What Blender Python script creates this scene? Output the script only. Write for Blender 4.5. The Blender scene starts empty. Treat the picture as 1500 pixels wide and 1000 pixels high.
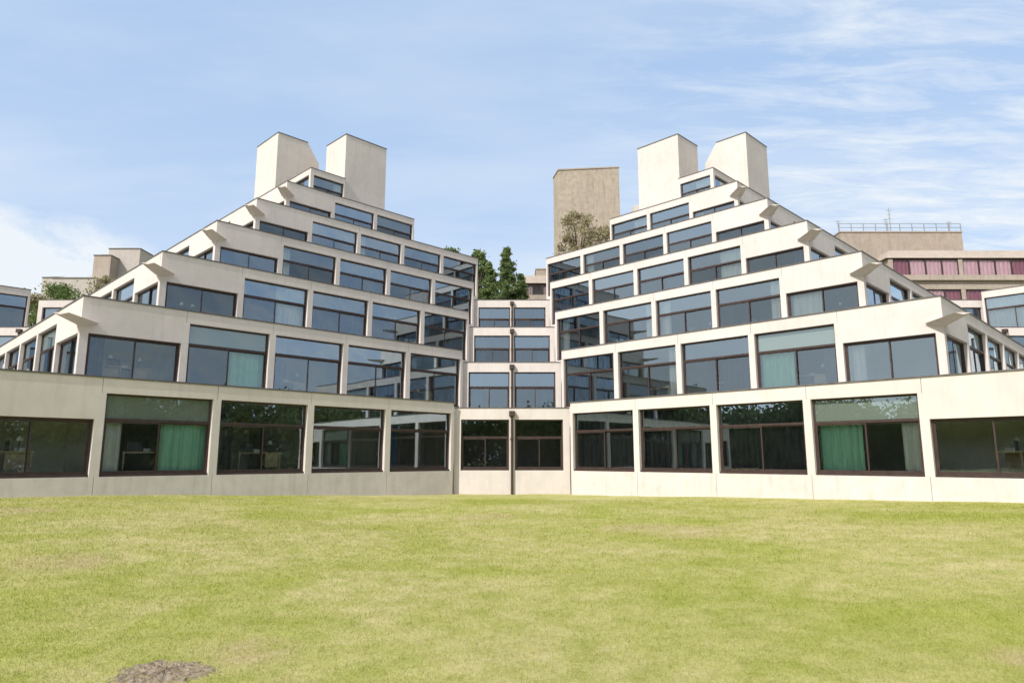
import bpy, math, random
import numpy as np
from mathutils import Vector
random.seed(7); rng=np.random.default_rng(7)
R=math.radians
scene=bpy.context.scene
col=scene.collection
scene.view_settings.view_transform='Standard'
scene.view_settings.look='None'
scene.view_settings.exposure=0

# ---------------------------------------------------------------- materials
def newmat(name):
    m=bpy.data.materials.new(name); m.use_nodes=True
    nt=m.node_tree; nt.nodes.clear()
    out=nt.nodes.new('ShaderNodeOutputMaterial')
    return m,nt,out
def N(nt,t,**k):
    n=nt.nodes.new(t)
    for a,b in k.items(): setattr(n,a,b)
    return n
def noise(nt,vec,scale,detail=6,rough=.6,dist=0):
    n=N(nt,'ShaderNodeTexNoise'); n.inputs['Scale'].default_value=scale
    n.inputs['Detail'].default_value=detail; n.inputs['Roughness'].default_value=rough
    n.inputs['Distortion'].default_value=dist
    if vec is not None: nt.links.new(vec,n.inputs['Vector'])
    return n.outputs['Fac']
def ramp(nt,fac,pts):
    r=N(nt,'ShaderNodeValToRGB'); e=r.color_ramp.elements
    while len(e)<len(pts): e.new(.5)
    for i,(p,c) in enumerate(pts):
        e[i].position=p; e[i].color=(c,c,c,1) if not hasattr(c,'__len__') else (*c,1)
    nt.links.new(fac,r.inputs[0]); return r.outputs[0]
def mix(nt,fac,a,b,mode='MIX'):
    m=N(nt,'ShaderNodeMix',data_type='RGBA',blend_type=mode)
    for s,v in ((m.inputs[0],fac),(m.inputs[6],a),(m.inputs[7],b)):
        if isinstance(v,(int,float)): s.default_value=v
        elif isinstance(v,tuple): s.default_value=(*v,1)
        else: nt.links.new(v,s)
    return m.outputs[2]
def math_(nt,op,a,b=None,clamp=False):
    m=N(nt,'ShaderNodeMath',operation=op); m.use_clamp=clamp
    for s,v in ((m.inputs[0],a),(m.inputs[1],b)):
        if v is None: continue
        if isinstance(v,(int,float)): s.default_value=v
        else: nt.links.new(v,s)
    return m.outputs[0]
def mapped(nt,src,scale):
    m=N(nt,'ShaderNodeMapping'); m.inputs['Scale'].default_value=scale
    nt.links.new(src,m.inputs[0]); return m.outputs[0]
def pos(nt): return N(nt,'ShaderNodeNewGeometry').outputs['Position']
def pbsdf(nt,out,color,rough=.8,bump=None,bs=.2,bd=.02,spec=.3,metal=0):
    p=N(nt,'ShaderNodeBsdfPrincipled')
    if isinstance(color,tuple): p.inputs['Base Color'].default_value=(*color,1)
    else: nt.links.new(color,p.inputs['Base Color'])
    p.inputs['Roughness'].default_value=rough
    p.inputs['Specular IOR Level'].default_value=spec
    p.inputs['Metallic'].default_value=metal
    if bump is not None:
        b=N(nt,'ShaderNodeBump'); b.inputs['Strength'].default_value=bs; b.inputs['Distance'].default_value=bd
        nt.links.new(bump,b.inputs['Height']); nt.links.new(b.outputs[0],p.inputs['Normal'])
    nt.links.new(p.outputs[0],out.inputs[0]); return p

def concrete(name,base,dark,stain=.5):
    m,nt,out=newmat(name); P=pos(nt)
    big=noise(nt,P,.45,5,.6)
    streak=noise(nt,mapped(nt,P,(5,5,.45)),1.0,6,.68)
    fine=noise(nt,P,38,4,.7)
    mid=noise(nt,P,2.6,6,.65)
    c=mix(nt,ramp(nt,big,[(.32,0),(.68,1)]),base,tuple(x*.88 for x in base))
    s=math_(nt,'MULTIPLY',ramp(nt,streak,[(.50,0),(.85,1)]),stain)
    c=mix(nt,s,c,dark)
    c=mix(nt,math_(nt,'MULTIPLY',ramp(nt,mid,[(.42,0),(.75,1)]),.55*stain),c,dark)
    c=mix(nt,.18,c,ramp(nt,fine,[(.3,.6),(.7,1.0)]),'MULTIPLY')
    h=math_(nt,'ADD',fine,mid)
    pbsdf(nt,out,c,.9,h,.2,.01,.2)
    return m
M_con=concrete('pale_concrete',(.675,.605,.555),(.42,.36,.32),.40)
M_base=concrete('pale_concrete_base',(.68,.615,.565),(.38,.325,.28),.6)
M_tow=concrete('tower_concrete',(.655,.59,.54),(.42,.36,.31),.45)
M_brown=concrete('weathered_concrete',(.41,.345,.275),(.19,.155,.12),1.0)
M_brown2=concrete('weathered_roof_concrete',(.40,.33,.27),(.22,.17,.13),.8)
M_pinkc=concrete('warm_concrete',(.42,.35,.29),(.22,.17,.13),.7)
M_grey=concrete('pale_grey_concrete',(.48,.43,.39),(.28,.24,.2),.6)

def simple(name,color,rough=.6,nz=.15,scale=4,spec=.3):
    m,nt,out=newmat(name); P=pos(nt)
    f=noise(nt,P,scale,5,.6)
    c=mix(nt,ramp(nt,f,[(.3,0),(.7,1)]),tuple(x*(1-nz) for x in color),tuple(min(1,x*(1+nz)) for x in color))
    pbsdf(nt,out,c,rough,f,.1,.01,spec); return m
M_frame=simple('bronze_window_frame',(.045,.027,.022),.45,.3,6,.4)
M_cop=simple('dark_coping_metal',(.11,.10,.095),.5,.25,5)
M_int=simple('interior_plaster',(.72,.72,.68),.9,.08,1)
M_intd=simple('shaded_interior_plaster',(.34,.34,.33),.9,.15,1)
M_floor=simple('interior_floor',(.26,.20,.16),.7,.3,3)
M_wood=simple('desk_wood',(.50,.40,.28),.5,.2,6)
M_roof=simple('roof_gravel',(.25,.23,.2),.95,.4,20)
M_metal=simple('galvanised_metal',(.24,.25,.26),.4,.1,10)
M_pipe=simple('brown_downpipe',(.06,.04,.03),.5,.3,8)
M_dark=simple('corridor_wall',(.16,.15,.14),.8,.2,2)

def glassmat(name,tint,extra,mul,add_refl,vary=.16):
    m,nt,out=newmat(name); P=pos(nt)
    n1=noise(nt,P,.6,1,.4)
    b=N(nt,'ShaderNodeBump'); b.inputs['Strength'].default_value=.010; b.inputs['Distance'].default_value=.3
    nt.links.new(n1,b.inputs['Height'])
    g=N(nt,'ShaderNodeBsdfGlossy'); g.inputs['Roughness'].default_value=.004
    g.inputs['Color'].default_value=(.70,.86,1,1)
    nt.links.new(b.outputs[0],g.inputs['Normal'])
    t=N(nt,'ShaderNodeBsdfTransparent'); t.inputs['Color'].default_value=(*tint,1)
    under=t.outputs[0]
    if extra is not None:
        d=N(nt,'ShaderNodeBsdfDiffuse'); d.inputs['Color'].default_value=(*extra[0],1)
        ms=N(nt,'ShaderNodeMixShader'); ms.inputs[0].default_value=extra[1]
        nt.links.new(under,ms.inputs[1]); nt.links.new(d.outputs[0],ms.inputs[2]); under=ms.outputs[0]
    fr=N(nt,'ShaderNodeFresnel'); fr.inputs['IOR'].default_value=1.5
    f=math_(nt,'MULTIPLY',fr.outputs[0],mul)
    oi=N(nt,'ShaderNodeObjectInfo')
    f=math_(nt,'ADD',f,math_(nt,'MULTIPLY',oi.outputs['Random'],vary))
    f=math_(nt,'ADD',f,add_refl,True)
    ms=N(nt,'ShaderNodeMixShader'); nt.links.new(f,ms.inputs[0])
    nt.links.new(under,ms.inputs[1]); nt.links.new(g.outputs[0],ms.inputs[2])
    nt.links.new(ms.outputs[0],out.inputs[0]); return m
M_glass=glassmat('window_glass',(.90,.95,.94),None,1.5,.05)
M_glass2=glassmat('transom_glass',(.82,.89,.86),None,1.7,.16)
M_glass3=glassmat('painted_reflection_transom_glass',(.6,.7,.64),((.24,.29,.24),.6),1.2,.08)  # grey-green diffuse paints a pale reflection into these transom panes
M_glass4=glassmat('clear_glass',(.95,.95,.95),None,.6,.0,.0)

def cloth(name,c1,c2):
    m,nt,out=newmat(name); P=pos(nt)
    f=noise(nt,mapped(nt,P,(1,1,.15)),9,4,.6)
    c=mix(nt,ramp(nt,f,[(.3,0),(.7,1)]),c1,c2)
    d=N(nt,'ShaderNodeBsdfDiffuse'); nt.links.new(c,d.inputs[0])
    nt.links.new(d.outputs[0],out.inputs[0])
    return m
M_cur=[cloth('green_curtain',(.36,.66,.50),(.52,.80,.66)),
       cloth('charcoal_curtain',(.07,.07,.08),(.15,.15,.165)),
       cloth('navy_curtain',(.05,.09,.17),(.11,.15,.24)),
       cloth('white_curtain',(.72,.72,.69),(.84,.84,.82))]
M_pinkcur=cloth('pink_curtain',(.62,.37,.41),(.80,.55,.58))
M_maroon=cloth('maroon_curtain',(.30,.12,.16),(.42,.2,.24))
M_tancur=cloth('tan_curtain',(.36,.27,.25),(.5,.38,.35))

def leafmat(name,c1,c2,c3,sc=1.2):
    m,nt,out=newmat(name); P=pos(nt)
    f=noise(nt,P,sc,3,.6); f2=noise(nt,P,9,2,.6)
    c=mix(nt,ramp(nt,f,[(.38,0),(.62,1)]),c1,c2)
    c=mix(nt,math_(nt,'MULTIPLY',ramp(nt,f2,[(.5,0),(.7,1)]),.6),c,c3)
    d=N(nt,'ShaderNodeBsdfDiffuse'); nt.links.new(c,d.inputs[0])
    t=N(nt,'ShaderNodeBsdfTranslucent'); nt.links.new(c,t.inputs[0])
    ms=N(nt,'ShaderNodeMixShader'); ms.inputs[0].default_value=.4
    nt.links.new(d.outputs[0],ms.inputs[1]); nt.links.new(t.outputs[0],ms.inputs[2])
    nt.links.new(ms.outputs[0],out.inputs[0]); return m
M_leaf=leafmat('broadleaf_foliage',(.10,.145,.045),(.19,.25,.09),(.26,.31,.13))
M_wood2=leafmat('woodland_foliage',(.06,.08,.035),(.11,.14,.06),(.14,.17,.08),.3)
M_olive=leafmat('olive_foliage',(.26,.23,.13),(.40,.35,.21),(.48,.42,.27))
M_pine=leafmat('pine_foliage',(.10,.15,.06),(.20,.26,.10),(.28,.33,.15))
M_bark=simple('bark',(.14,.105,.075),.95,.4,9)

# ground
def grass_color(nt,P,bright=1.0):
    a=noise(nt,P,.24,5,.62,.5); b=noise(nt,P,2.4,7,.72,.1); c_=noise(nt,P,22,6,.75)
    g1=(.275*bright,.295*bright,.052*bright); g2=(.37*bright,.365*bright,.095*bright); dry=(.54*bright,.455*bright,.245*bright)
    c=mix(nt,ramp(nt,b,[(.34,0),(.66,1)]),g1,g2)
    m1=math_(nt,'MULTIPLY',ramp(nt,a,[(.38,0),(.60,1)]),ramp(nt,b,[(.34,0.25),(.64,1)]))
    c=mix(nt,math_(nt,'MULTIPLY',m1,.78),c,dry)
    vs=None
    for (x,y,r) in ((3.3,14.1,1.3),(2.6,14.6,1.0),(-6.0,9.5,.9),(4.1,5.6,.5),(-2.1,5.9,.5),(-10.5,14.5,1.2),(-.6,17.2,1.0)):
        d=N(nt,'ShaderNodeVectorMath',operation='DISTANCE'); nt.links.new(P,d.inputs[0]); d.inputs[1].default_value=(x,y,0.05)
        q=math_(nt,'SUBTRACT',1.0,math_(nt,'DIVIDE',d.outputs['Value'],r),True)
        vs=q if vs is None else math_(nt,'MAXIMUM',vs,q)
    sp=math_(nt,'MULTIPLY',ramp(nt,vs,[(.0,0),(.5,1)]),ramp(nt,b,[(.35,.25),(.6,1)]))
    c=mix(nt,math_(nt,'MULTIPLY',sp,.65),c,(.45*bright,.35*bright,.20*bright))
    c=mix(nt,.42,c,ramp(nt,c_,[(.3,.55),(.7,1.3)]),'MULTIPLY')
    return c,c_
m,nt,out=newmat('lawn_ground'); P=pos(nt)
c,f=grass_color(nt,P,1.0); f2=noise(nt,P,60,3,.7)
c=mix(nt,.4,c,ramp(nt,f2,[(.3,.5),(.7,1.3)]),'MULTIPLY')
pbsdf(nt,out,c,.95,math_(nt,'ADD',f,f2),.55,.03,.1); M_lawn=m
m,nt,out=newmat('grass_blades'); P=pos(nt); c,f=grass_color(nt,P,1.08)
d=N(nt,'ShaderNodeBsdfDiffuse'); nt.links.new(c,d.inputs[0])
t=N(nt,'ShaderNodeBsdfTranslucent'); nt.links.new(c,t.inputs[0])
ms=N(nt,'ShaderNodeMixShader'); ms.inputs[0].default_value=.35
nt.links.new(d.outputs[0],ms.inputs[1]); nt.links.new(t.outputs[0],ms.inputs[2]); nt.links.new(ms.outputs[0],out.inputs[0]); M_blade=m
m,nt,out=newmat('drain_stone'); P=pos(nt)
f=noise(nt,P,22,8,.8); f3=noise(nt,P,6,4,.6)
c=mix(nt,ramp(nt,f,[(.38,0),(.62,1)]),(.15,.11,.075),(.48,.39,.28)); c=mix(nt,math_(nt,'MULTIPLY',ramp(nt,f3,[(.5,0),(.6,1)]),.5),c,(.30,.27,.12))
pbsdf(nt,out,c,.95,f,1.0,.03,.1); M_stone=m

# ---------------------------------------------------------------- mesh helpers
class MB:
    def __init__(s): s.v=[]; s.f=[]; s.m=[]
    def box(s,x0,x1,y0,y1,z0,z1,mat=0):
        if x0>x1:x0,x1=x1,x0
        if y0>y1:y0,y1=y1,y0
        b=len(s.v)
        s.v+=[(x0,y0,z0),(x1,y0,z0),(x1,y1,z0),(x0,y1,z0),(x0,y0,z1),(x1,y0,z1),(x1,y1,z1),(x0,y1,z1)]
        for f in ((0,3,2,1),(4,5,6,7),(0,1,5,4),(1,2,6,5),(2,3,7,6),(3,0,4,7)):
            s.f.append(tuple(b+i for i in f)); s.m.append(mat)
    def face(s,pts,mat=0):
        b=len(s.v); s.v+=list(pts); s.f.append(tuple(range(b,b+len(pts)))); s.m.append(mat)
    def prism(s,bot,top,mat=0):
        n=len(bot); b=len(s.v); s.v+=list(bot)+list(top)
        s.f.append(tuple(b+i for i in reversed(range(n)))); s.m.append(mat)
        s.f.append(tuple(b+n+i for i in range(n))); s.m.append(mat)
        for i in range(n):
            j=(i+1)%n; s.f.append((b+i,b+j,b+n+j,b+n+i)); s.m.append(mat)
    def cyl(s,p0,p1,r0,r1,n=8,mat=0):
        p0=Vector(p0);p1=Vector(p1); d=(p1-p0).normalized()
        a=d.orthogonal().normalized(); c=d.cross(a)
        B=[tuple(p0+r0*(math.cos(t)*a+math.sin(t)*c)) for t in [2*math.pi*i/n for i in range(n)]]
        T=[tuple(p1+r1*(math.cos(t)*a+math.sin(t)*c)) for t in [2*math.pi*i/n for i in range(n)]]
        s.prism(B,T,mat)
    def mesh(s,name,mats):
        me=bpy.data.meshes.new(name); me.from_pydata(s.v,[],s.f)
        for m in mats: me.materials.append(m)
        me.polygons.foreach_set('material_index',s.m); me.update(); return me
def obj(name,data,parent=None,loc=(0,0,0),rz=0,**props):
    o=bpy.data.objects.new(name,data); col.objects.link(o)
    o.location=loc; o.rotation_euler=(0,0,rz)
    if parent: o.parent=parent
    for k,v in props.items(): o[k]=v
    return o
def swapbox(mb,sw,u0,u1,v0,v1,z0,z1,mat=0):
    if sw: mb.box(v0,v1,u0,u1,z0,z1,mat)
    else: mb.box(u0,u1,v0,v1,z0,z1,mat)

D=28.0; b_=.0806*D; Wb=b_*math.sqrt(2); A=.085*D
H=2.87; TOP0=3.66; EYE=1.46

# ---------------------------------------------------------------- windows (shared meshes)
_wc={}
def win_meshes(W,Hh,tr):
    key=(round(W,3),round(Hh,3),tr)
    if key in _wc: return _wc[key]
    f=MB(); t=.055; x0,x1=-W/2,W/2
    f.box(x0,x0+t,0,.09,0,Hh); f.box(x1-t,x1,0,.09,0,Hh)
    f.box(x0+t,x1-t,0,.09,0,.075); f.box(x0+t,x1-t,0,.09,Hh-t,Hh)
    f.box(x0-.01,x1+.01,-.07,-.001,-.03,.035)      # sill nosing
    mh=Hh-.73 if tr else Hh
    if tr: f.box(x0+t,x1-t,-.005,.09,mh-.035,mh+.045)
    top=(mh-.036) if tr else Hh-t
    for (a,c,y) in ((x0+t,.03,.012),(-.03,x1-t,.05)):
        s=.042
        f.box(a,a+s,y,y+.03,.075,top); f.box(c-s,c,y,y+.03,.075,top)
        f.box(a+s,c-s,y,y+.03,.075,.125); f.box(a+s,c-s,y,y+.03,top-.045,top)
    g=MB()
    for (a,c,y) in ((x0+t+.04,-.01,.027),(.01,x1-t-.04,.066)):
        g.face([(a,y,.12),(c,y,.12),(c,y,top-.04),(a,y,top-.04)],0)
    if tr: g.face([(x0+t,.045,mh+.04),(x1-t,.045,mh+.04),(x1-t,.045,Hh-t),(x0+t,.045,Hh-t)],1)
    fm=f.mesh('window_frame',[M_frame])
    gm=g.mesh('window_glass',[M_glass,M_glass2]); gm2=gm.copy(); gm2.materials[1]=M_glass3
    _wc[key]=(fm,gm,gm2); return _wc[key]
def curtain_mesh(w,h,mat,ph=0):
    n=int(w/.03); v=[];f=[]
    for i in range(n+1):
        x=w*i/n; y=.055*math.sin(i*.8+ph+.9*math.sin(i*.31+ph))+.02*math.sin(i*.23)
        v+=[(x,y,0),(x,y*.75,h)]
    for i in range(n): f.append((2*i,2*i+2,2*i+3,2*i+1))
    me=bpy.data.meshes.new('curtain'); me.from_pydata(v,[],f); me.materials.append(mat)
    for p in me.polygons: p.use_smooth=True
    return me
CUR={}
for ci in range(4):
    for wi,w in enumerate((.55,1.3,2.7)): CUR[(ci,wi)]=curtain_mesh(w,2.05,M_cur[ci],ci*2+wi)
desk=MB(); desk.box(-.75,.75,0,.6,.70,.74)
for x in (-.72,.68):
    desk.box(x,x+.04,.02,.06,0,.70); desk.box(x,x+.04,.54,.58,0,.70)
desk.box(.2,.66,.05,.55,.25,.695)
desk.box(-.6,-.2,.15,.19,.741,1.02,1); desk.box(-.1,.1,.3,.5,.741,.84,2); desk.cyl((.4,.3,.741),(.45,.3,1.1),.015,.015,6,1); desk.cyl((.45,.3,1.02),(.45,.3,1.14),.09,.04,8,2)
DESK=desk.mesh('desk',[M_wood,M_cur[1],M_cur[3]])
shelf=MB(); shelf.box(-.45,-.42,0,.3,0,1.9); shelf.box(.42,.45,0,.3,0,1.9)
for z in (0,.38,.76,1.14,1.52,1.87): shelf.box(-.419,.419,0,.3,z,z+.025)
for i in range(22):
    z=(.405,.785,1.165,1.545)[i%4]; x=-.38+.13*(i//4)+.01*(i%3); shelf.box(x,x+.1,.04,.26,z,z+.2+.03*(i%3),1+(i%2))
SHELF=shelf.mesh('bookshelf',[M_wood,M_cur[3],M_cur[2]])

def add_window(root,sw,main,k,i,v0,top,width,center,tall,curtain,pale_refl):
    Hh=2.27 if tall else 1.54
    fm,gm,gm2=win_meshes(width,Hh,tall)
    z=top-2.69
    rec=.13
    facing_y = (main!=sw)
    if facing_y: loc=(center,v0+rec,z); rz=0
    else: loc=(v0+rec,center,z); rz=-math.pi/2
    o=obj('window',fm,root,loc,rz)
    g=obj('glass',gm2 if pale_refl else gm,o,(0,0,0),random.uniform(-.006,.006))
    g.rotation_euler[0]=random.uniform(-.008,.006)
    if curtain is not None:
        for ci,wi,side in curtain:
            w=(.55,1.3,2.7)[wi]
            x=-width/2+.02 if side<0 else width/2-w-.02
            if wi==2: x=-(width-.1)/2
            c=obj('curtain',CUR[(ci,wi)],o,(x,.28,.03))
            c.scale=(1 if wi<2 else (width-.1)/2.7,1,(Hh-.06)/2.05 if ci!=0 else (Hh-.76 if tall else Hh-.06)/2.05)
    return o

def ziggurat(name,ox,oy,sw,levels,detail,label,curt,nside=True,oz=0):
    root=obj(name,None,None,(ox,oy,oz),R(45),label=label,category='building')
    root.empty_display_size=1
    for (k,nu,nv) in levels:
        top=TOP0+H*k; c=k*Wb; sill=top-2.69
        dl=.42 if k==6 else 1.15
        wall=MB(); cop=MB(); inn=MB()
        for main in (True,False):
            n=nu if main else nv
            s2 = sw if main else (not sw)
            nb=max(1,int(round(n))); bw=n*Wb/nb
            st = 0 if main else .22
            zb0=-.8 if k==0 else top-H-.10
            glz = main or nside
            for i in range(nb):
                a=c+i*bw; e=a+bw
                if i==0: a+=st
                g=.006
                swapbox(wall,s2,a+(g if i else 0),e-g,c,c+.2,top-.42,top)
                if not glz:
                    swapbox(wall,s2,a,e,c+.01,c+.2,zb0,top-.42); continue
                if i==0 and dl>.5:
                    swapbox(wall,s2,a,e-.12,c,c+.2,top-dl,top-.42)
                swapbox(wall,s2,a+(g if i else 0),e-g,c,c+.25,zb0,sill-.03,1 if k==0 else 0)
                p0=e-.12; p1=e+.12 if i<nb-1 else e
                swapbox(wall,s2,p0,p1,c,c+.27,sill-.03,top-.42)
                if i==0 and main: swapbox(wall,s2,c,c+.24,c,c+.24,sill-.03,top-dl)
            swapbox(wall,s2,c+.23,c+n*Wb-.02,c+.02,c+.18,top-.41,top-.01,2)
            if k==0: swapbox(wall,s2,c+.23,c+n*Wb-.02,c+.02,c+.23,zb0+.01,sill-.04,2)
            swapbox(cop,s2,(c-.025) if main else c+.231,c+n*Wb+.01,c-.025,c+.23,top,top+.045)
            if glz:
                for i in range(nb):
                    a=c+i*bw; e=a+bw
                    lo=a+(.24 if i==0 else .12); hi=e-.12
                    tall=(i>0) or k==6
                    cc=curt(main,k,i)
                    pale_refl=(detail and i==1 and k<=1)
                    add_window(root,sw,main,k,i,c,top,hi-lo-.004,(lo+hi)/2,tall,cc,pale_refl)
                    if detail and k<4:
                        facing_y=(main!=sw)
                        if random.random()<.6:
                            ctr=(a+e)/2+random.uniform(-.4,.4); q=c+random.uniform(.7,1.5)
                            obj('desk',DESK,root,(ctr,q,top-2.765) if facing_y else (q,ctr,top-2.765),0 if facing_y else -math.pi/2)
                        if random.random()<.6 and i>1:
                            ctr=(a+e)/2+random.uniform(-.8,.8); q=c+1.42*Wb-.32
                            obj('bookshelf',SHELF,root,(ctr,q,top-2.765) if facing_y else (q,ctr,top-2.765),0 if facing_y else -math.pi/2)
            other=nv if main else nu
            swapbox(wall,s2,c+n*Wb-.2,c+n*Wb-.003,c+.27,c+other*Wb-.25,(-.5 if k==0 else 0),top-.004)
            if k>0: swapbox(wall,s2,c+(n-1)*Wb if n>1 else c,c+n*Wb-.21,c+.02,c+.2,0 if n>4 else top-H-1,top-H-.11)
            for i in range(1,nb):
                x=c+i*bw
                swapbox(inn,s2,x-.05,x+.05,c+.28,c+1.42*Wb,top-2.76,top-.44,0)
        eu=c+nu*Wb-.21; ev=c+nv*Wb-.21
        swapbox(inn,sw,c+.21,eu,c+.21,ev,top-.42,top-.14,0)
        swapbox(inn,sw,c+.255,eu,c+.255,ev,top-2.87-.02,top-2.77,1)
        swapbox(wall,sw,c+.21,eu,c+.21,ev,top-.13,top-.08,3)
        q=1.42 if nu>1 else .5
        swapbox(inn,sw,c+q*Wb,eu-.01,c+q*Wb,ev-.01,top-2.76,top-.43,0)
        obj('concrete_wall',wall.mesh('concrete_wall',[M_con,M_base,M_cop,M_roof]),root)
        obj('coping',cop.mesh('coping',[M_cop]),root)
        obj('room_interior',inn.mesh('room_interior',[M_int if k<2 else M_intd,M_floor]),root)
        if 1<=k<=5:
            sp=MB(); d=Vector((-1,-1,0)).normalized(); s=Vector((1,-1,0)).normalized()
            C=Vector((c,c,top))
            L=1.0
            def P3(f,w,z): return tuple(C+d*f+s*w+Vector((0,0,z)))
            sp.prism([P3(-.30,-.40,-.82),P3(-.30,0,-1.04),P3(-.30,.40,-.82),P3(-.30,0,-.80)],
                     [P3(L,-.25,-.74),P3(L,0,-.80),P3(L,.25,-.74),P3(L,0,-.73)])
            obj('rainwater_spout',sp.mesh('rainwater_spout',[M_con]),root)
    return root

def towers(root,sw):
    def uv(u,v,z): return (v*Wb,u*Wb,z) if sw else (u*Wb,v*Wb,z)
    zt=EYE+22.85; zb=TOP0+5*H-.1
    m=MB(); u0,u1,v0,v1=6.84,7.92,6.05,6.90
    swapbox(m,sw,u0*Wb,u1*Wb,v0*Wb,v1*Wb,zb,zt)
    o=obj('rooftop_tower',m.mesh('rooftop_tower',[M_tow]),root)
    m=MB(); swapbox(m,sw,u0*Wb-.03,u1*Wb+.03,v0*Wb-.03,v1*Wb+.03,zt,zt+.06)
    obj('coping',m.mesh('coping',[M_cop]),o)
    u0,u1,v0,v1=5.72,6.74,7.05,8.1
    pr=[(u0,zb),(u1,zb),(u1,zt-1.35),(u1-.3,zt),(u0,zt)]
    m=MB(); m.prism([uv(u,v0,z) for u,z in pr],[uv(u,v1,z) for u,z in pr])
    o=obj('rooftop_tower',m.mesh('rooftop_tower',[M_tow]),root)
    m=MB(); swapbox(m,sw,u0*Wb-.03,(u1-.3)*Wb,v0*Wb-.03,v1*Wb+.03,zt,zt+.06)
    obj('coping',m.mesh('coping',[M_cop]),o)

FULL=[(k,5,5) for k in range(5)]+[(5,3,3.1),(6,.84,1.0)]
def curL(main,k,i):
    if main:
        t={(0,1):[(0,1,1),(3,0,-1)],(0,0):[(3,0,-1)],(0,2):[(1,0,-1)],(1,1):[(0,1,1)],(1,2):[(2,0,-1)],(1,3):[(2,1,1)],
           (2,2):[(2,2,1)],(2,1):[(3,1,1)],(3,2):[(2,2,1)],(2,3):[(1,1,-1)],(3,3):[(2,1,1)],(4,1):[(2,0,1)],(3,1):[(3,0,-1)]}
        if (k,i) in t: return t[(k,i)]
    return [(random.choice((1,2,2,3)),0,random.choice((-1,1)))] if random.random()<.45 else None
def curR(main,k,i):
    if main:
        t={(0,1):[(0,1,-1),(3,0,1)],(0,2):[(1,2,1)],(0,3):[(1,2,1)],(0,4):[(1,2,1)],(0,0):[(3,0,1)],
           (1,1):[(0,1,-1),(1,0,1)],(1,2):[(1,1,1)],(1,3):[(3,0,1)],(1,4):[(1,2,1)],(2,1):[(3,0,1)],(2,4):[(3,0,-1)],(2,2):[(3,0,-1)],
           (3,4):[(2,2,1)],(4,4):[(1,2,1)],(3,1):[(3,1,1)],(2,0):[(3,1,-1)],(1,0):[(3,0,-1)]}
        if (k,i) in t: return t[(k,i)]
    return [(random.choice((1,3,2,3)),random.choice((0,1)),random.choice((-1,1)))] if random.random()<.6 else None
CX=A+5*b_; CY=D-5*b_
zl=ziggurat('ziggurat_building',-CX,CY,False,FULL,True,'stepped pale concrete residence with stacked glazed terraces above a lawn',curL)
zr=ziggurat('ziggurat_building',CX,CY,True,FULL,True,'stepped pale concrete residence with dark curtains in its lowest windows',curR)
towers(zl,False); towers(zr,True)
LX=CX+5*b_+A
LOW=[(k,5,5) for k in range(4)]
ziggurat('ziggurat_building',-(2*LX-CX)-.35,CY,False,LOW,False,'lower end of the next stepped concrete residence in the row',lambda *a:[(3,1,1)] if a[2]%2 else None,False,-.5)
ziggurat('ziggurat_building',(2*LX-CX)-.4,CY,True,LOW,False,'neighbouring stepped concrete residence partly hidden beyond trees',lambda *a:[(3,2,1)],False,-.6)

# ---------------------------------------------------------------- link buildings
def link(cx,label):
    root=obj('link_building',None,None,(cx,D,0),0,label=label,category='building')
    tops=[3.47,6.0,8.6,11.2]
    for k,top in enumerate(tops):
        y=.28+k*2*b_; m=MB(); hw=A-.01
        zb=-.8 if k==0 else tops[k-1]-.1
        sill=.97 if k==0 else tops[k-1]+.12
        m.box(-hw,hw,y,y+.2,top-.46,top)
        m.box(-hw,hw,y,y+.25,zb,sill-.02)
        for a,e in ((-hw,-hw+.27),(-.12,.12),(hw-.27,hw)): m.box(a,e,y,y+.25,sill-.02,top-.46)
        m.box(-hw,hw,y+.21,y+2*b_+.4,top-.2,top-.1,1)
        m.box(-hw,-hw+.15,y+.26,y+2*b_+1,-.5,top-.21); m.box(hw-.15,hw,y+.26,y+2*b_+1,-.5,top-.21)
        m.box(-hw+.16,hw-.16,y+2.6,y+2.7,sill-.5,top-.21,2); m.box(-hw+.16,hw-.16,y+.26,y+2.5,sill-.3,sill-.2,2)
        obj('concrete_wall',m.mesh('concrete_wall',[M_con,M_roof,M_dark]),root)
        m=MB(); m.box(-hw,hw,y-.02,y+.23,top,top+.04); obj('coping',m.mesh('coping',[M_cop]),root)
        hh=top-.46-sill; w=hw-.27-.12-.006
        for s in (-1,1):
            fm,gm,gm2=win_meshes(w,hh,True)
            o=obj('window',fm,root,(s*(.12+w/2+.003),y+.12,sill)); obj('glass',gm,o,(0,0,0),random.uniform(-.01,.01))
            if k:
                o2=obj('curtain',CUR[(2,0)],o,(-.9 if s<0 else .3,.3,.05)); o2.scale=(1,1,(hh-.1)/2.05)
        m=MB(); m.cyl((0,y-.09,zb+.8 if k==0 else zb+.1),(0,y-.09,top-.3),.05,.05,10); m.box(-.12,.12,y-.2,y-.001,top-.32,top-.12)
        m.box(-.075,.075,y-.15,y-.001,(sill+top)/2-.03,(sill+top)/2+.03)
        obj('downpipe',m.mesh('downpipe',[M_pipe]),root)
    return root
link(0,'recessed glazed link block joining two stepped residences')
link(-LX,'recessed link block beside the far residence')
link(LX,'recessed link block beside the far residence')

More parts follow.
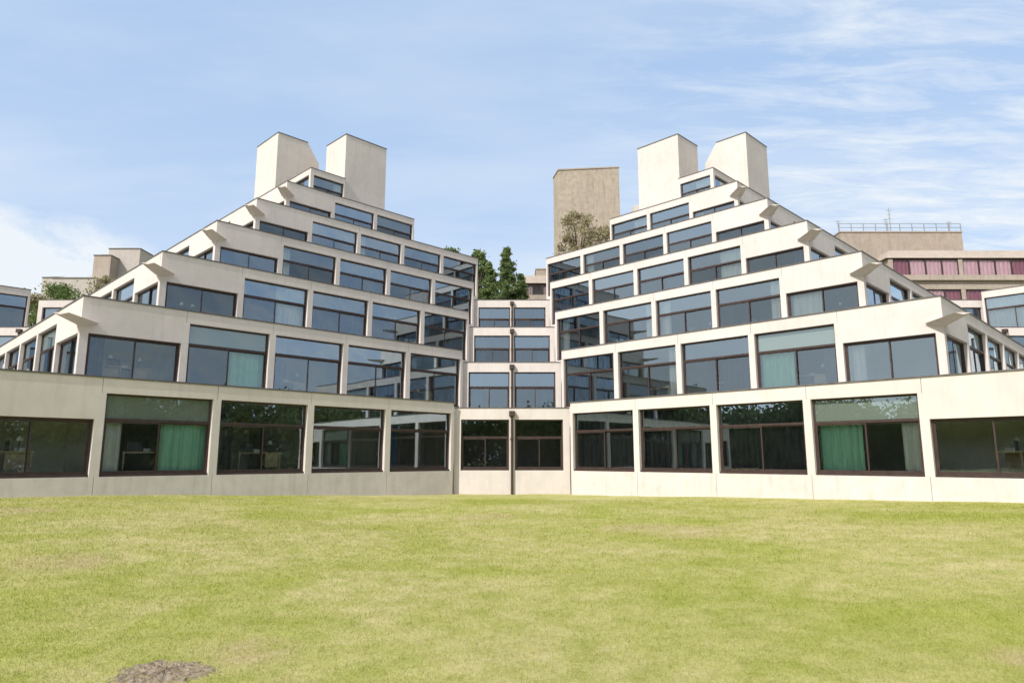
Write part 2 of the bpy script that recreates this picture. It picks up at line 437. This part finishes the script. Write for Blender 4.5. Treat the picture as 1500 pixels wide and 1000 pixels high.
# ---------------------------------------------------------------- background buildings
def bg_building(name,label,build):
    r=obj(name,None,None,(0,0,0),0,label=label,category='building'); build(r); return r
def ctower(r):
    m=MB(); z0,z1=-.5,EYE+26.6
    pts=[(4.35,60.6),(4.0,62.5),(9.6,66),(9.95,60.0)]
    m.prism([(x,y,z0) for x,y in pts],[(x,y,z1) for x,y in pts])
    obj('tower_shaft',m.mesh('tower_shaft',[M_brown]),r)
    m=MB(); e=[(4.3,60.53),(3.93,62.5),(9.6,66.1),(10.0,59.94)]
    m.prism([(x,y,z1) for x,y in e],[(x,y,z1+.12) for x,y in e]); obj('coping',m.mesh('coping',[M_brown2]),r)
    m=MB(); m.box(10.9,12.2,58,60,-.5,EYE+22.2); obj('stair_tower',m.mesh('stair_tower',[M_tow]),r)
bg_building('concrete_tower','tall windowless weathered brown concrete service tower behind trees',ctower)

def slab_building(name,label,x0,x1,y,rows,mat,roofblocks=(),rail=False,top=21.0,wstep=1.5,depth=14,clerk=M_pinkcur):
    r=obj(name,None,None,((x0+x1)/2,y,0),0,label=label,category='building')
    cx=(x0+x1)/2; hw=(x1-x0)/2
    m=MB(); m.box(-hw+.3,hw-.3,.9,depth,-.5,top-1.1,0)
    tz=top
    m.prism([(-hw-.3,-.1,tz-1.05),(hw,-.1,tz-1.05),(hw,depth,tz-1.05),(-hw-.3,depth,tz-1.05)],[(-hw+.7,1.0,tz),(hw-.5,1.0,tz),(hw-.5,depth-1,tz),(-hw+.7,depth-1,tz)],0)
    for i,(g0,g1) in enumerate(rows):
        nxt=rows[i+1][1] if i+1<len(rows) else -.5
        m.box(-hw,hw,0,.85,nxt,g0-.5,0)
        m.box(-hw-.25,hw,-.3,.84,g0-.499,g0,0)
    n=int((x1-x0)/(wstep*4))
    for i in range(n+1):
        x=-hw+.2+i*(2*hw-.4)/n
        for g0,g1 in rows: m.box(x-.2,x+.2,.02,.83,g0,g1,0)
    obj('concrete_wall',m.mesh('concrete_wall',[mat]),r)
    span=(2*hw-.4)/n
    for g0,g1 in rows:
        for i in range(n):
            xa=-hw+.4+i*span; xb=xa+span-.4
            f=MB(); k=4
            f.box(xa,xb,.06,.14,g0,g0+.07); f.box(xa,xb,.06,.14,g1-.07,g1)
            for j in range(k+1):
                x=xa+(xb-xa)*j/k; f.box(max(xa,x-.06),min(xb,x+.06),.06,.14,g0+.07,g1-.07)
            w=obj('window',f.mesh('window',[M_frame]),r)
            g=MB(); g.face([(xa,.1,g0),(xb,.1,g0),(xb,.1,g1),(xa,.1,g1)]); obj('glass',g.mesh('glass',[M_glass4]),w)
            cM=MB()
            for j in range(k):
                p=xa+(xb-xa)*j/k; q=xa+(xb-xa)*(j+1)/k
                if random.random()<.15: q=p+(q-p)*.5
                mi=1 if random.random()<.22 else 0
                nn=8
                for t in range(nn):
                    a=p+(q-p)*t/nn; e=p+(q-p)*(t+1)/nn
                    ya=.17+.06*(t%2); yb=.17+.06*((t+1)%2)
                    cM.face([(a,ya,g0),(e,yb,g0),(e,yb,g1),(a,ya,g1)],mi)
            obj('curtain',cM.mesh('curtain',[clerk,M_maroon if clerk is M_pinkcur else clerk]),w)
    for bi,(a,e,za,zb,dy) in enumerate(roofblocks):
        mm=MB(); mm.box(a-cx,e-cx,dy,dy+8,za,zb); mm.box(a-cx-.06,e-cx+.06,dy-.06,dy+8.06,zb,zb+.12)
        o=obj('roof_plant_room',mm.mesh('roof_plant_room',[M_brown2]),r)
        if rail and bi==0:
            rr=MB(); zb+=.12
            for i in range(11):
                x=a-cx+(e-a)*i/10; rr.box(x-.03,x+.03,dy+.05,dy+.11,zb,zb+.8)
            rr.box(a-cx,e-cx,dy+.06,dy+.11,zb+.8,zb+.85); rr.box(a-cx,e-cx,dy+.06,dy+.11,zb+.4,zb+.44)
            obj('roof_railing',rr.mesh('roof_railing',[M_metal]),r)
            for (px,hh) in ((a-cx+.4,1.5),(a-cx+5.2,1.7),(a-cx+5.6,2.8),(e-cx-.5,1.4)):
                mm=MB(); mm.cyl((px,dy+1,zb),(px,dy+1,zb+hh),.05,.03,6)
                for t in (.6,.75,.9): mm.box(px-.3*t,px+.3*t,dy+.98,dy+1.02,zb+hh*t,zb+hh*t+.035)
                obj('antenna',mm.mesh('antenna',[M_metal]),r)
    return r
slab_building('teaching_building','long brown concrete teaching block with rows of pink curtained windows',35.4,62,62,
   [(18.25,19.85),(15.4,16.95),(12.5,14.05)],M_pinkc,roofblocks=((32.3,44.3,17,23.3,2.5),(48.9,60,19,21.8,4)),rail=True)
slab_building('teaching_building','low concrete block with dull windows seen above the link roof',0.7,9,66,
   [(17.3,18.4),(14.2,15.6)],M_pinkc,top=19.6,roofblocks=((2.5,6,15,20.8,3),),clerk=M_tancur)
def blocks(r):
    for (x0,x1,y,zt,mt) in ((-44.4,-42.6,70,22.6,M_pinkc),(-43.8,-40.4,71.5,23.8,M_grey),(-48.9,-46.6,69,19.9,M_grey),(-46.5,-42,67,19.3,M_grey)):
        m=MB(); m.box(x0,x1,y,y+5,-.5,zt,0); m.box(x0-.06,x1+.06,y-.06,y+5.06,zt,zt+.1,1)
        m.box(x0+.5,x1-.5,y+.5,y+4,zt+.1,zt+.3,0)
        obj('roof_block',m.mesh('roof_block',[mt,M_cop]),r)
bg_building('concrete_block_building','cluster of plain grey-brown concrete roof blocks behind trees',blocks)

# ---------------------------------------------------------------- trees
def leaf_mesh(name,centers,rad,per,size,mat,flat=.8):
    n=len(centers)*per
    c=np.repeat(np.array(centers),per,axis=0); rr=np.repeat(np.array(rad),per)[:,None]
    p=c+rng.normal(size=(n,3))*rr*.55*np.array([1,1,flat])
    a=rng.normal(size=(n,3)); a/=np.linalg.norm(a,axis=1)[:,None]
    b=np.cross(a,rng.normal(size=(n,3))); b/=np.linalg.norm(b,axis=1)[:,None]
    s=size*(.6+.8*rng.random((n,1)))
    v=np.stack([p-a*s,p+b*s*.5,p+a*s,p-b*s*.5],axis=1).reshape(-1,3)
    me=bpy.data.meshes.new(name); me.vertices.add(4*n); me.vertices.foreach_set('co',v.ravel())
    me.loops.add(4*n); me.loops.foreach_set('vertex_index',np.arange(4*n,dtype=np.int32))
    me.polygons.add(n); me.polygons.foreach_set('loop_start',np.arange(0,4*n,4,dtype=np.int32))
    me.polygons.foreach_set('loop_total',np.full(n,4,dtype=np.int32))
    me.materials.append(mat); me.update(calc_edges=True); me.validate(); return me
def tree(name,x,y,top,cr,ch,mat,label,conifer=False,leaf=.12,dens=1.0,nb_=90):
    r=obj(name,None,None,(x,y,-.3),0,label=label,category='tree')
    top+=.3
    tr=MB(); cen=[];rad=[]
    if conifer:
        tr.cyl((0,0,0),(.1,0,top*.97),.22,.02,8)
        z=top-ch
        while z<top-.1:
            t=(top-z)/ch
            for j in range(5):
                rr=cr*(t**.85)*random.uniform(.4,1.25)
                a=random.uniform(0,6.28)
                e=(rr*math.cos(a),rr*math.sin(a),z+rr*random.uniform(.0,.5))
                tr.cyl((0,0,z-rr*.1),e,.03,.01,5)
                for q in (.25,.5,.75,1): cen.append((e[0]*q,e[1]*q,z+(e[2]-z)*q)); rad.append((.17+.13*rr)*(1.15-.4*q))
            z+=ch/24
        per=int(30*dens)
    else:
        tr.cyl((0,0,0),(.15,.1,top-ch),.32,.22,8); tr.cyl((.15,.1,top-ch),(0,.2,top-ch*.35),.22,.06,8)
        for j in range(nb_):
            a=random.uniform(0,6.28); t=random.random(); zz=top-ch+ch*t
            env=cr*math.sqrt(max(0,1-(2*t-1)**2*.92))*random.uniform(.15,1.15)
            e=(env*math.cos(a),env*math.sin(a),min(zz+random.uniform(-.3,.3),top-.25))
            if j<26: tr.cyl((.1,.1,top-ch+ch*t*.4),e,.06,.012,5)
            cen.append(e); rad.append(random.uniform(.18,.38)*cr*.9)
        per=int(85*dens)
    obj('trunk',tr.mesh('trunk',[M_bark]),r)
    obj('crown',leaf_mesh('crown',cen,rad,per,leaf,mat),r)
    return r
tree('deciduous_tree',4.9,50,20.0,1.5,6,M_olive,'wispy olive leafed tree in front of the brown tower',leaf=.09,dens=.8)
tree('deciduous_tree',7.0,51,19.0,2.1,6,M_olive,'smaller olive leafed tree beside the brown tower',leaf=.09,dens=.8)
tree('pine_tree',-.4,52,17.9,1.9,7,M_pine,'green pine rising above the link roof',True,leaf=.10)
tree('pine_tree',-1.8,52.5,16.8,1.9,7,M_pine,'loose pine tree close to the stepped residence',True,leaf=.10)
tree('pine_tree',.7,53,16.0,1.3,6,M_pine,'small pine beside a taller pine above the link',True,leaf=.10)
tree('deciduous_tree',-2.8,54,18.2,1.2,6,M_leaf,'green broadleaf tree behind the terrace roof',dens=.7)
tree('deciduous_tree',-4.9,55,18.7,.9,4,M_leaf,'treetop just showing over the terrace roof',nb_=40)
tree('deciduous_tree',-37.8,56,15.7,2.1,8,M_leaf,'rounded green tree before concrete roof blocks')
tree('deciduous_tree',-40.8,57,15.2,1.8,7,M_olive,'broadleaf tree beside the far residence')
tree('deciduous_tree',-35.6,58,17.0,1.4,6,M_olive,'thin olive tree behind the stepped roofs',dens=.7)
cen=[];rad=[]
for i in range(160):
    a=R(random.uniform(-205,25))
    rr=random.uniform(54,86); x=rr*math.cos(a)*1.05; y=rr*math.sin(a)*.9
    if abs(x)<abs(y)*.9 and y>0: continue
    h=random.uniform(6,10.5); cr=random.uniform(3,5)
    for j in range(26):
        aa=random.uniform(0,6.28); q=random.random()**.5*cr
        cen.append((x+q*math.cos(aa),y+q*math.sin(aa),random.uniform(.0,h))); rad.append(random.uniform(1.5,2.2))
obj('woodland',leaf_mesh('woodland',cen,rad,120,.34,M_wood2),None,kind='stuff',label='belt of broadleaf woodland around the lawn',category='woodland')

# ---------------------------------------------------------------- ground
def sm(x,a,b):
    t=np.clip((x-a)/(b-a),0,1); return t*t*(3-2*t)
def gh(x,y):
    x=np.asarray(x,float); y=np.asarray(y,float)
    amp=np.where(x<0,.42,.32)
    h=amp*sm(np.abs(x),1.5,12.5)*sm(y,3,16)
    h=h-.12*(1-sm(y,2,14))+.05*np.sin(x*.45+1)*np.cos(y*.33)*sm(y,0,6)*(1-sm(y,20,26))
    h=h+.06*np.exp(-((y-21)/3.5)**2)*np.exp(-(x/6)**2)
    h=h+.012*np.sin(x*1.9+np.sin(y*1.3))*np.sin(y*1.6+.7*np.sin(x))
    far=np.maximum(np.abs(x),np.abs(y))
    return h*(1-sm(far,26,60))
xs=np.unique(np.concatenate([np.linspace(-30,30,301),np.linspace(-600,-30,20),np.linspace(30,600,20)]))
ys=np.unique(np.concatenate([np.linspace(-6,34,201),np.linspace(-600,-6,20),np.linspace(34,900,20)]))
X,Y=np.meshgrid(xs,ys); Z=gh(X,Y)
v=np.stack([X,Y,Z],-1).reshape(-1,3); nx=len(xs); ny=len(ys)
I=np.arange(nx*ny).reshape(ny,nx)
fc=np.stack([I[:-1,:-1],I[:-1,1:],I[1:,1:],I[1:,:-1]],-1).reshape(-1,4)
me=bpy.data.meshes.new('ground'); me.from_pydata(v.tolist(),[],fc.tolist()); me.materials.append(M_lawn)
for p in me.polygons: p.use_smooth=True
obj('ground',me,None,kind='structure',label='wide mown lawn with dry yellow patches',category='lawn')
DX,DY=-2.54,5.32
n=500000
yy=2.6*(24/2.6)**rng.random(n); xx=(rng.random(n)*2-1)*(yy*.86+.6)
rd=((xx-DX)/.33)**2+((yy-DY)/.27)**2
bare=(rd<rng.uniform(.3,1.2,n))|((rng.random(n)<.7)&(((xx-3.3)/.8)**2+((yy-14.1)/.5)**2<1))
okc=(~bare)&(yy<CY-.2+(CX-np.abs(xx))-.2)
xx=xx[okc];yy=yy[okc]; n=len(xx)
zz=gh(xx,yy); sc=np.clip(yy/6,.75,2.4)
hh=.022*sc**.5*(.4+1.1*rng.random(n)); ww=.0024*sc*(.7+.6*rng.random(n)); an=rng.random(n)*6.283
lx=rng.normal(size=n)*.6*hh; ly=rng.normal(size=n)*.6*hh
v=np.empty((n,3,3)); v[:,0]=np.stack([xx-ww*np.cos(an),yy-ww*np.sin(an),zz-.004],-1)
v[:,1]=np.stack([xx+ww*np.cos(an),yy+ww*np.sin(an),zz-.004],-1); v[:,2]=np.stack([xx+lx,yy+ly,zz+hh],-1)
me=bpy.data.meshes.new('grass'); me.vertices.add(3*n); me.vertices.foreach_set('co',v.ravel())
me.loops.add(3*n); me.loops.foreach_set('vertex_index',np.arange(3*n,dtype=np.int32))
me.polygons.add(n); me.polygons.foreach_set('loop_start',np.arange(0,3*n,3,dtype=np.int32)); me.polygons.foreach_set('loop_total',np.full(n,3,dtype=np.int32))
me.materials.append(M_blade); me.update(calc_edges=True)
obj('grass',me,None,kind='stuff',label='short mown grass blades covering the lawn',category='grass')
# drain cover: flush, rough, earth-coloured
st=MB(); nr,na=26,100; pts=[]
base=float(gh(DX,DY))
for r_ in range(nr+1):
    q=r_/nr
    for a in range(na):
        t=2*math.pi*a/na; wob=1+.07*math.sin(3*t+1)+.05*math.sin(7*t)+.05*math.sin(13*t)+.04*math.sin(23*t)
        x=.37*q*wob*math.cos(t); y=.31*q*wob*math.sin(t)
        z=float(gh(DX+x,DY+y))-base+.002*(1-q)+(.005*math.sin(q*34)+.003*math.sin(t*14+q*5))*(1-q*.6)+random.uniform(-.006,.006)-(.012*max(0,q-.8)/.2)
        pts.append((x,y,z))
st.v=pts
for r_ in range(nr):
    for a in range(na):
        b2=(a+1)%na; st.f.append((r_*na+a,r_*na+b2,(r_+1)*na+b2,(r_+1)*na+a)); st.m.append(0)
obj('stone_drain_cover',st.mesh('stone_drain_cover',[M_stone]),None,(DX,DY,base+.007),label='worn brown stone drain cover set in the lawn',category='drain cover')

# ---------------------------------------------------------------- light
sx,sy,el=-.64,-.77,R(42)
l=bpy.data.lights.new('sun','SUN'); l.energy=5.0; l.angle=R(.5); l.color=(1,.965,.92)
so=bpy.data.objects.new('sun',l); col.objects.link(so)
ds=Vector((sx*math.cos(el),sy*math.cos(el),math.sin(el)))
so.rotation_euler=ds.to_track_quat('Z','Y').to_euler()
w=bpy.data.worlds.new('World'); scene.world=w; w.use_nodes=True; nt=w.node_tree; nt.nodes.clear()
out=nt.nodes.new('ShaderNodeOutputWorld'); bg=nt.nodes.new('ShaderNodeBackground')
S=.13
sk=nt.nodes.new('ShaderNodeTexSky'); sk.sky_type='NISHITA'; sk.sun_disc=False
sk.sun_elevation=el; sk.sun_rotation=math.atan2(sx,sy); sk.air_density=1.0; sk.dust_density=.6; sk.ozone_density=1.6
tc=nt.nodes.new('ShaderNodeTexCoord'); G=tc.outputs['Generated']
sep=N(nt,'ShaderNodeSeparateXYZ'); nt.links.new(G,sep.inputs[0])
zc=math_(nt,'ADD',math_(nt,'MAXIMUM',sep.outputs[2],0.0),.12)
cb=N(nt,'ShaderNodeCombineXYZ'); nt.links.new(math_(nt,'DIVIDE',sep.outputs[0],zc),cb.inputs[0]); nt.links.new(math_(nt,'DIVIDE',sep.outputs[1],zc),cb.inputs[1])
mp=N(nt,'ShaderNodeMapping'); mp.inputs['Scale'].default_value=(.6,1.7,1); mp.inputs['Rotation'].default_value=(0,0,R(-38)); mp.inputs['Location'].default_value=(1.3,.4,0); nt.links.new(cb.outputs[0],mp.inputs[0])
n1=noise(nt,mp.outputs[0],.9,8,.58,.2)
mp2=N(nt,'ShaderNodeMapping'); mp2.inputs['Scale'].default_value=(1.0,3.4,1); mp2.inputs['Rotation'].default_value=(0,0,R(24)); nt.links.new(cb.outputs[0],mp2.inputs[0])
n2=noise(nt,mp2.outputs[0],3.4,8,.66,.4)
c1=ramp(nt,n1,[(.42,0),(.80,1)]); c2=ramp(nt,n2,[(.42,0),(.76,1)])
right=ramp(nt,sep.outputs[0],[(.05,0.05),(.40,1)])
cirr=math_(nt,'ADD',math_(nt,'MULTIPLY',c1,.42),math_(nt,'MULTIPLY',math_(nt,'MULTIPLY',c2,right),.66),True)
low=ramp(nt,sep.outputs[2],[(.0,.72),(.3,.38),(.62,.10)])
fac=math_(nt,'ADD',cirr,low,True)
n3=noise(nt,mapped(nt,G,(1,1,1.8)),5.0,9,.6,.1)
mask=math_(nt,'MULTIPLY',ramp(nt,math_(nt,'MULTIPLY',sep.outputs[0],-1),[(.40,0),(.54,1)]),ramp(nt,sep.outputs[2],[(.23,1),(.33,0)]))
cum=ramp(nt,math_(nt,'MULTIPLY',ramp(nt,n3,[(.22,0),(.60,1)]),mask),[(.08,0),(.45,1)])
fac=math_(nt,'MAXIMUM',fac,cum)
dt=N(nt,'ShaderNodeVectorMath',operation='DOT_PRODUCT'); nt.links.new(G,dt.inputs[0]); dt.inputs[1].default_value=tuple(ds)
glow=ramp(nt,dt.outputs['Value'],[(.35,0),(.95,1)])
base=mix(nt,.60,sk.outputs[0],(.42/S,.69/S,1.13/S))
cc=mix(nt,fac,base,(.86/S,.92/S,.98/S))
cc=mix(nt,math_(nt,'MULTIPLY',glow,.75),cc,(1.5/S,1.52/S,1.5/S))
nt.links.new(cc,bg.inputs[0]); bg.inputs[1].default_value=S
nt.links.new(bg.outputs[0],out.inputs[0])

# ---------------------------------------------------------------- camera
cam=bpy.data.cameras.new('camera'); cam.lens=24; cam.sensor_width=36; cam.clip_end=3000; cam.clip_start=.1
co=bpy.data.objects.new('camera',cam); col.objects.link(co); co.location=(0,0,EYE); co.rotation_euler=(R(90+9.65),0,0)
scene.camera=co
